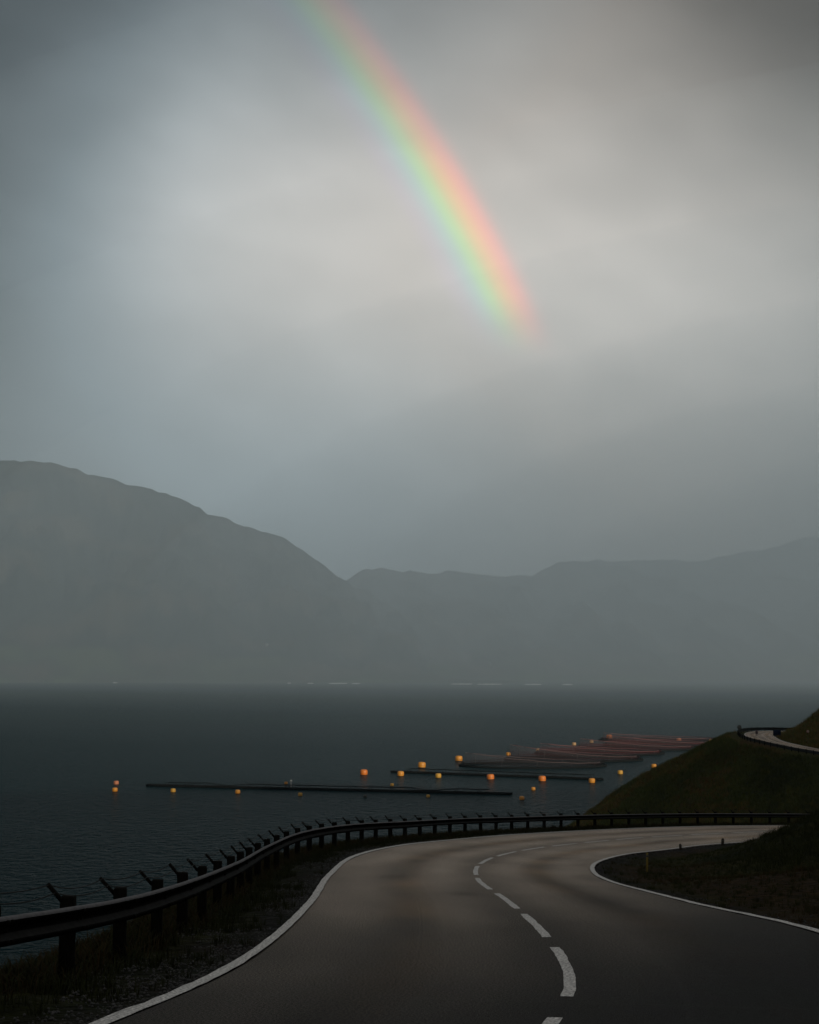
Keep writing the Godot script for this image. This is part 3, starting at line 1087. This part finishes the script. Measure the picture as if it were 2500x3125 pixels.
func build_far_shore() -> void:
	var m := mat(Color(1, 1, 1), 1.0, 0.0, 0.1)
	m.vertex_color_use_as_albedo = true
	var left := [[-900, 1560], [-500, 1480], [-100, 1405], [120, 1408], [290, 1449], [406, 1478], [536, 1521], [652, 1572], [753, 1608], [869, 1645], [927, 1681], [985, 1732], [1036, 1765], [1100, 1800], [1250, 1880], [1420, 1960], [1620, 2050]]
	var right := [[500, 1800], [900, 1790], [1050, 1772], [1080, 1756], [1116, 1734], [1232, 1743], [1377, 1746], [1478, 1756], [1623, 1756], [1666, 1732], [1710, 1714], [1884, 1710], [2101, 1714], [2250, 1690], [2500, 1640], [2900, 1560], [3400, 1600]]
	mountain("mountain", "hazy dark mountain falling from the left down to the fjord", left, 2637.0, 3700.0, -900, 1600, m, 0.0)
	mountain("mountain", "flat topped hazy mountain range beyond the fjord in the middle and right", right, 2700.0, 4500.0, 500, 3400, m, 400.0)
	# a shower drifting over the far side of the fjord
	# (thinning out gradually towards its edges)
	for k in 8:
		var f := 0.44 + 0.14 * k
		var fm := FogMaterial.new()
		fm.density = 0.00018 * lerpf(1.50, 0.42, k / 7.0)
		fm.albedo = Color(0.85, 0.935, 1.0)
		var rain := FogVolume.new()
		rain.name = numbered("rain_cloud")
		rain.shape = RenderingServer.FOG_VOLUME_SHAPE_ELLIPSOID
		rain.size = Vector3(4400, 1440, 4600) * f
		rain.material = fm
		rain.position = Vector3(1900.0 - 75.0 * k, 30, -3600.0)
		add_child(rain)
		rain.set_meta("kind", "stuff")
		rain.set_meta("label", "pale rain shower hanging over the far side of the fjord")
	# surf along the far shore
	var foam := mat(Color(0.36, 0.38, 0.38), 0.9)
	foam.set("cull_mode", BaseMaterial3D.CULL_DISABLED)
	for a in [[1005, 1060, 2086.0], [940, 958, 2086.0], [1075, 1100, 2086.5], [880, 890, 2085.5], [1377, 1440, 2088.0], [1457, 1530, 2088.5], [1714, 1745, 2089.5], [1600, 1650, 2089.0], [350, 362, 2084.0]]:
		var st := new_st()
		var n := 10
		var rows := []
		for k in n + 1:
			var px := lerpf(a[0], a[1], float(k) / n)
			var p := at_sea(px, a[2])
			var w := (6.0 + 26.0 * absf(noise_b.get_noise_2d(px * 0.9, 3.0))) * sin(PI * clampf(float(k) / n, 0.04, 0.96))
			rows.append([p + Vector3(0, 0.05, w), p + Vector3(0, 1.0 + 0.03 * w, 0), p + Vector3(0, 0.05, -w)])
		for k in n:
			for r in 2:
				quad(st, rows[k][r], rows[k + 1][r], rows[k + 1][r + 1], rows[k][r + 1])
		var o := structure("surf", done(st, true), foam, "white surf breaking along the far shore of the fjord")
		o.set_meta("kind", "stuff")
	# houses
	house("tiny white house high on the slope of the left mountain", 539, 1943, 2900)
	house("tiny white house on the slope right of the other houses", 817, 1968, 2860)
	house("tiny white house close above the far shore at the left", 243, 2039, 2730)


func house(label: String, px: float, py: float, d: float) -> void:
	var x := (px - 1250.0) / PIX * d
	var y := EYE - (py - 2012.0) / PIX * d
	var t := thing("house", label, "house", Vector3(x, y - 3.0, -d + 6.0), 0.3, "white houses on the far slope")
	t.scale = Vector3.ONE * 0.6
	var st := new_st()
	add_box(st, Vector3(0, 0.0, 0), Vector3(8, 11, 6))
	part("wall", done(st), mat(Color(0.13, 0.13, 0.13), 0.8), t)
	st = new_st()
	for s in [-1.0, 1.0]:
		var e := [Vector3(-4.3, 5.4, 3.4 * s), Vector3(4.3, 5.4, 3.4 * s), Vector3(4.3, 8.2, 0), Vector3(-4.3, 8.2, 0)]
		quad(st, e[0], e[1], e[2], e[3])
	for s in [-4.0, 4.0]:
		for q in [Vector3(s, 5.5, 3), Vector3(s, 5.5, -3), Vector3(s, 8.0, 0)]:
			st.add_vertex(q)
	part("roof", done(st), mat(Color(0.05, 0.05, 0.055), 0.8), t)
	st = new_st()
	for k in 3:
		add_box(st, Vector3(-2.4 + 2.4 * k, 3.6, 3.02), Vector3(1.0, 1.2, 0.08))
	part("window", done(st), mat(Color(0.02, 0.02, 0.03), 0.3), t)


# ---------------------------------------------------------------- grass and gravel
func tuft(blades: int, high: float, spread: float, sd: int) -> ArrayMesh:
	var r := RandomNumberGenerator.new()
	r.seed = sd
	var st := new_st()
	for k in blades:
		var a := r.randf() * TAU
		var o := Vector3(cos(a), 0, sin(a)) * r.randf() * spread
		var out := Vector3(cos(a + r.randf_range(-0.8, 0.8)), 0, sin(a + r.randf_range(-0.8, 0.8)))
		var h := high * r.randf_range(0.55, 1.0)
		var w := out.cross(Vector3.UP).normalized() * high * 0.028
		var mid := o + out * h * 0.16 + Vector3(0, h * 0.6, 0)
		var tip := o + out * h * r.randf_range(0.35, 0.7) + Vector3(0, h * r.randf_range(0.75, 1.0), 0)
		quad(st, o - w, o + w, mid + w * 0.7, mid - w * 0.7)
		for v in [mid - w * 0.7, mid + w * 0.7, tip]:
			st.add_vertex(v)
	return done(st)


func scatter(called: String, label: String, m: Mesh, material: Material, xf: Array, cols: PackedColorArray) -> void:
	var mm := MultiMesh.new()
	mm.transform_format = MultiMesh.TRANSFORM_3D
	mm.use_colors = true
	mm.mesh = m
	mm.instance_count = xf.size()
	for i in xf.size():
		mm.set_instance_transform(i, xf[i])
		mm.set_instance_color(i, cols[i])
	var o := MultiMeshInstance3D.new()
	o.name = numbered(called)
	o.multimesh = mm
	o.material_override = material
	add_child(o)
	o.set_meta("kind", "stuff")
	o.set_meta("label", label)


func build_vegetation() -> void:
	var gm := mat(Color(1, 1, 1), 0.9, 0.0, 0.2)
	gm.vertex_color_use_as_albedo = true
	gm.cull_mode = BaseMaterial3D.CULL_DISABLED
	var xf := []
	var cols := PackedColorArray()
	var end := 0
	for i in rp.size():
		if rp[i].y < 118.0: end = i
	# sea-side verge
	for k in 26000:
		var f := rng.randf() * end
		var i := int(f)
		var e := 0.15 + pow(rng.randf(), 0.8) * 4.2
		var q := rp[i].lerp(rp[i + 1], f - i) + rl[i] * (rwl[i] + e)
		shade = 0.5
		var clump := noise_b.get_noise_2d(q.x * 2.0 + 40.0, q.y * 2.0)
		if e < 1.0 and clump < 0.05 - 0.2 * (e - 0.5): continue
		if clump < -0.35: continue
		add_tuft(xf, cols, q, rng.randf_range(0.6, 1.2) * (0.55 + 0.5 * smoothstep(0.4, 1.8, e)), e > 1.2)
	shade = 0.62
	# inside the bend
	for k in 34000:
		var q := Vector2(rng.randf_range(3.5, 24.0), rng.randf_range(8.0, 100.0))
		if q.x / q.y > 0.27: continue
		near_road(q)
		var e := -last_s - rwr[last_i]
		if e < 0.25: continue
		if e < 1.5 and last_i > 140 and q.y > 55.0: continue
		if e < 1.3 and noise_b.get_noise_2d(q.x * 2.0, q.y * 2.0) < 0.1: continue
		add_tuft(xf, cols, q, rng.randf_range(0.7, 1.4) * lerpf(0.45, 1.0, smoothstep(3.0, 6.0, e)), noise_a.get_noise_2d(q.x * 2.2, q.y * 1.2) > 0.05)
	scatter("grass", "dark olive and brown grass on the verges and the mound", tuft(11, 0.26, 0.10, 2), gm, xf, cols)
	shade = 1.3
	# headland
	xf = []
	cols = PackedColorArray()
	for k in 42000:
		var q := Vector2(rng.randf_range(24.0, 96.0), rng.randf_range(235.0, 335.0))
		if q.x / q.y > 0.29: continue
		near_road(q)
		var e := last_s - rwl[last_i]
		if e < 0.6 and -last_s - rwr[last_i] < 0.5: continue
		if e > 0.6 and e < 2.0 + ro[last_i]: continue
		var patch := noise_a.get_noise_2d(q.x * 0.9, q.y * 0.5)
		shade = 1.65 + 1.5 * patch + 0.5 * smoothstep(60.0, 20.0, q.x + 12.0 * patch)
		add_tuft(xf, cols, q, rng.randf_range(1.6, 3.2), patch > -0.02)
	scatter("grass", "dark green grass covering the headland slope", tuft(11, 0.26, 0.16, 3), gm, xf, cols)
	# loose gravel along the carriageway's edge
	var st := new_st()
	add_lathe(st, PackedVector2Array([Vector2(0.0, -0.35), Vector2(0.42, -0.2), Vector2(0.5, 0.1), Vector2(0.26, 0.36), Vector2(0.0, 0.38)]), 6)
	var stone := done(st)
	var sm := mat(Color(1, 1, 1), 0.85)
	sm.vertex_color_use_as_albedo = true
	xf = []
	cols = PackedColorArray()
	for k in 24000:
		var left := k % 5 != 0
		var f := rng.randf() * end * 0.62
		var i := int(f)
		var e := 0.12 + pow(rng.randf(), 1.5) * 1.5
		var mid := rp[i].lerp(rp[i + 1], f - i)
		var q := mid + rl[i] * (rwl[i] + e) if left else mid - rl[i] * (rwr[i] + e)
		if noise_b.get_noise_2d(q.x * 0.9, q.y * 0.9) + 0.35 * (0.8 - e) < -0.02: continue
		var s := rng.randf_range(0.010, 0.036)
		var b := Basis.from_euler(Vector3(rng.randf() * 6.0, rng.randf() * 6.0, rng.randf() * 6.0)).scaled(Vector3(s, s * 0.8, s))
		xf.append(Transform3D(b, pt(q.x, land(q.x, q.y) - s * 0.2, q.y)))
		var g := rng.randf_range(0.010, 0.034)
		cols.append(Color(g, g * 0.97, g * 0.95))
	scatter("gravel", "loose grey gravel along the edges of the asphalt", stone, sm, xf, cols)


func add_tuft(xf: Array, cols: PackedColorArray, q: Vector2, s: float, dry: bool) -> void:
	var g := land(q.x, q.y)
	if g > 35.6: return
	var b := Basis(Vector3.UP, rng.randf() * TAU).scaled(Vector3(s, s * rng.randf_range(0.8, 1.25), s))
	xf.append(Transform3D(b, pt(q.x, g + 0.02, q.y)))
	var v := rng.randf_range(0.75, 1.25)
	var c := Color(0.040, 0.027, 0.008) if dry and rng.randf() < 0.6 else Color(0.025, 0.030, 0.007)
	cols.append(Color(c.r * v * shade, c.g * v * shade, c.b * v * shade))
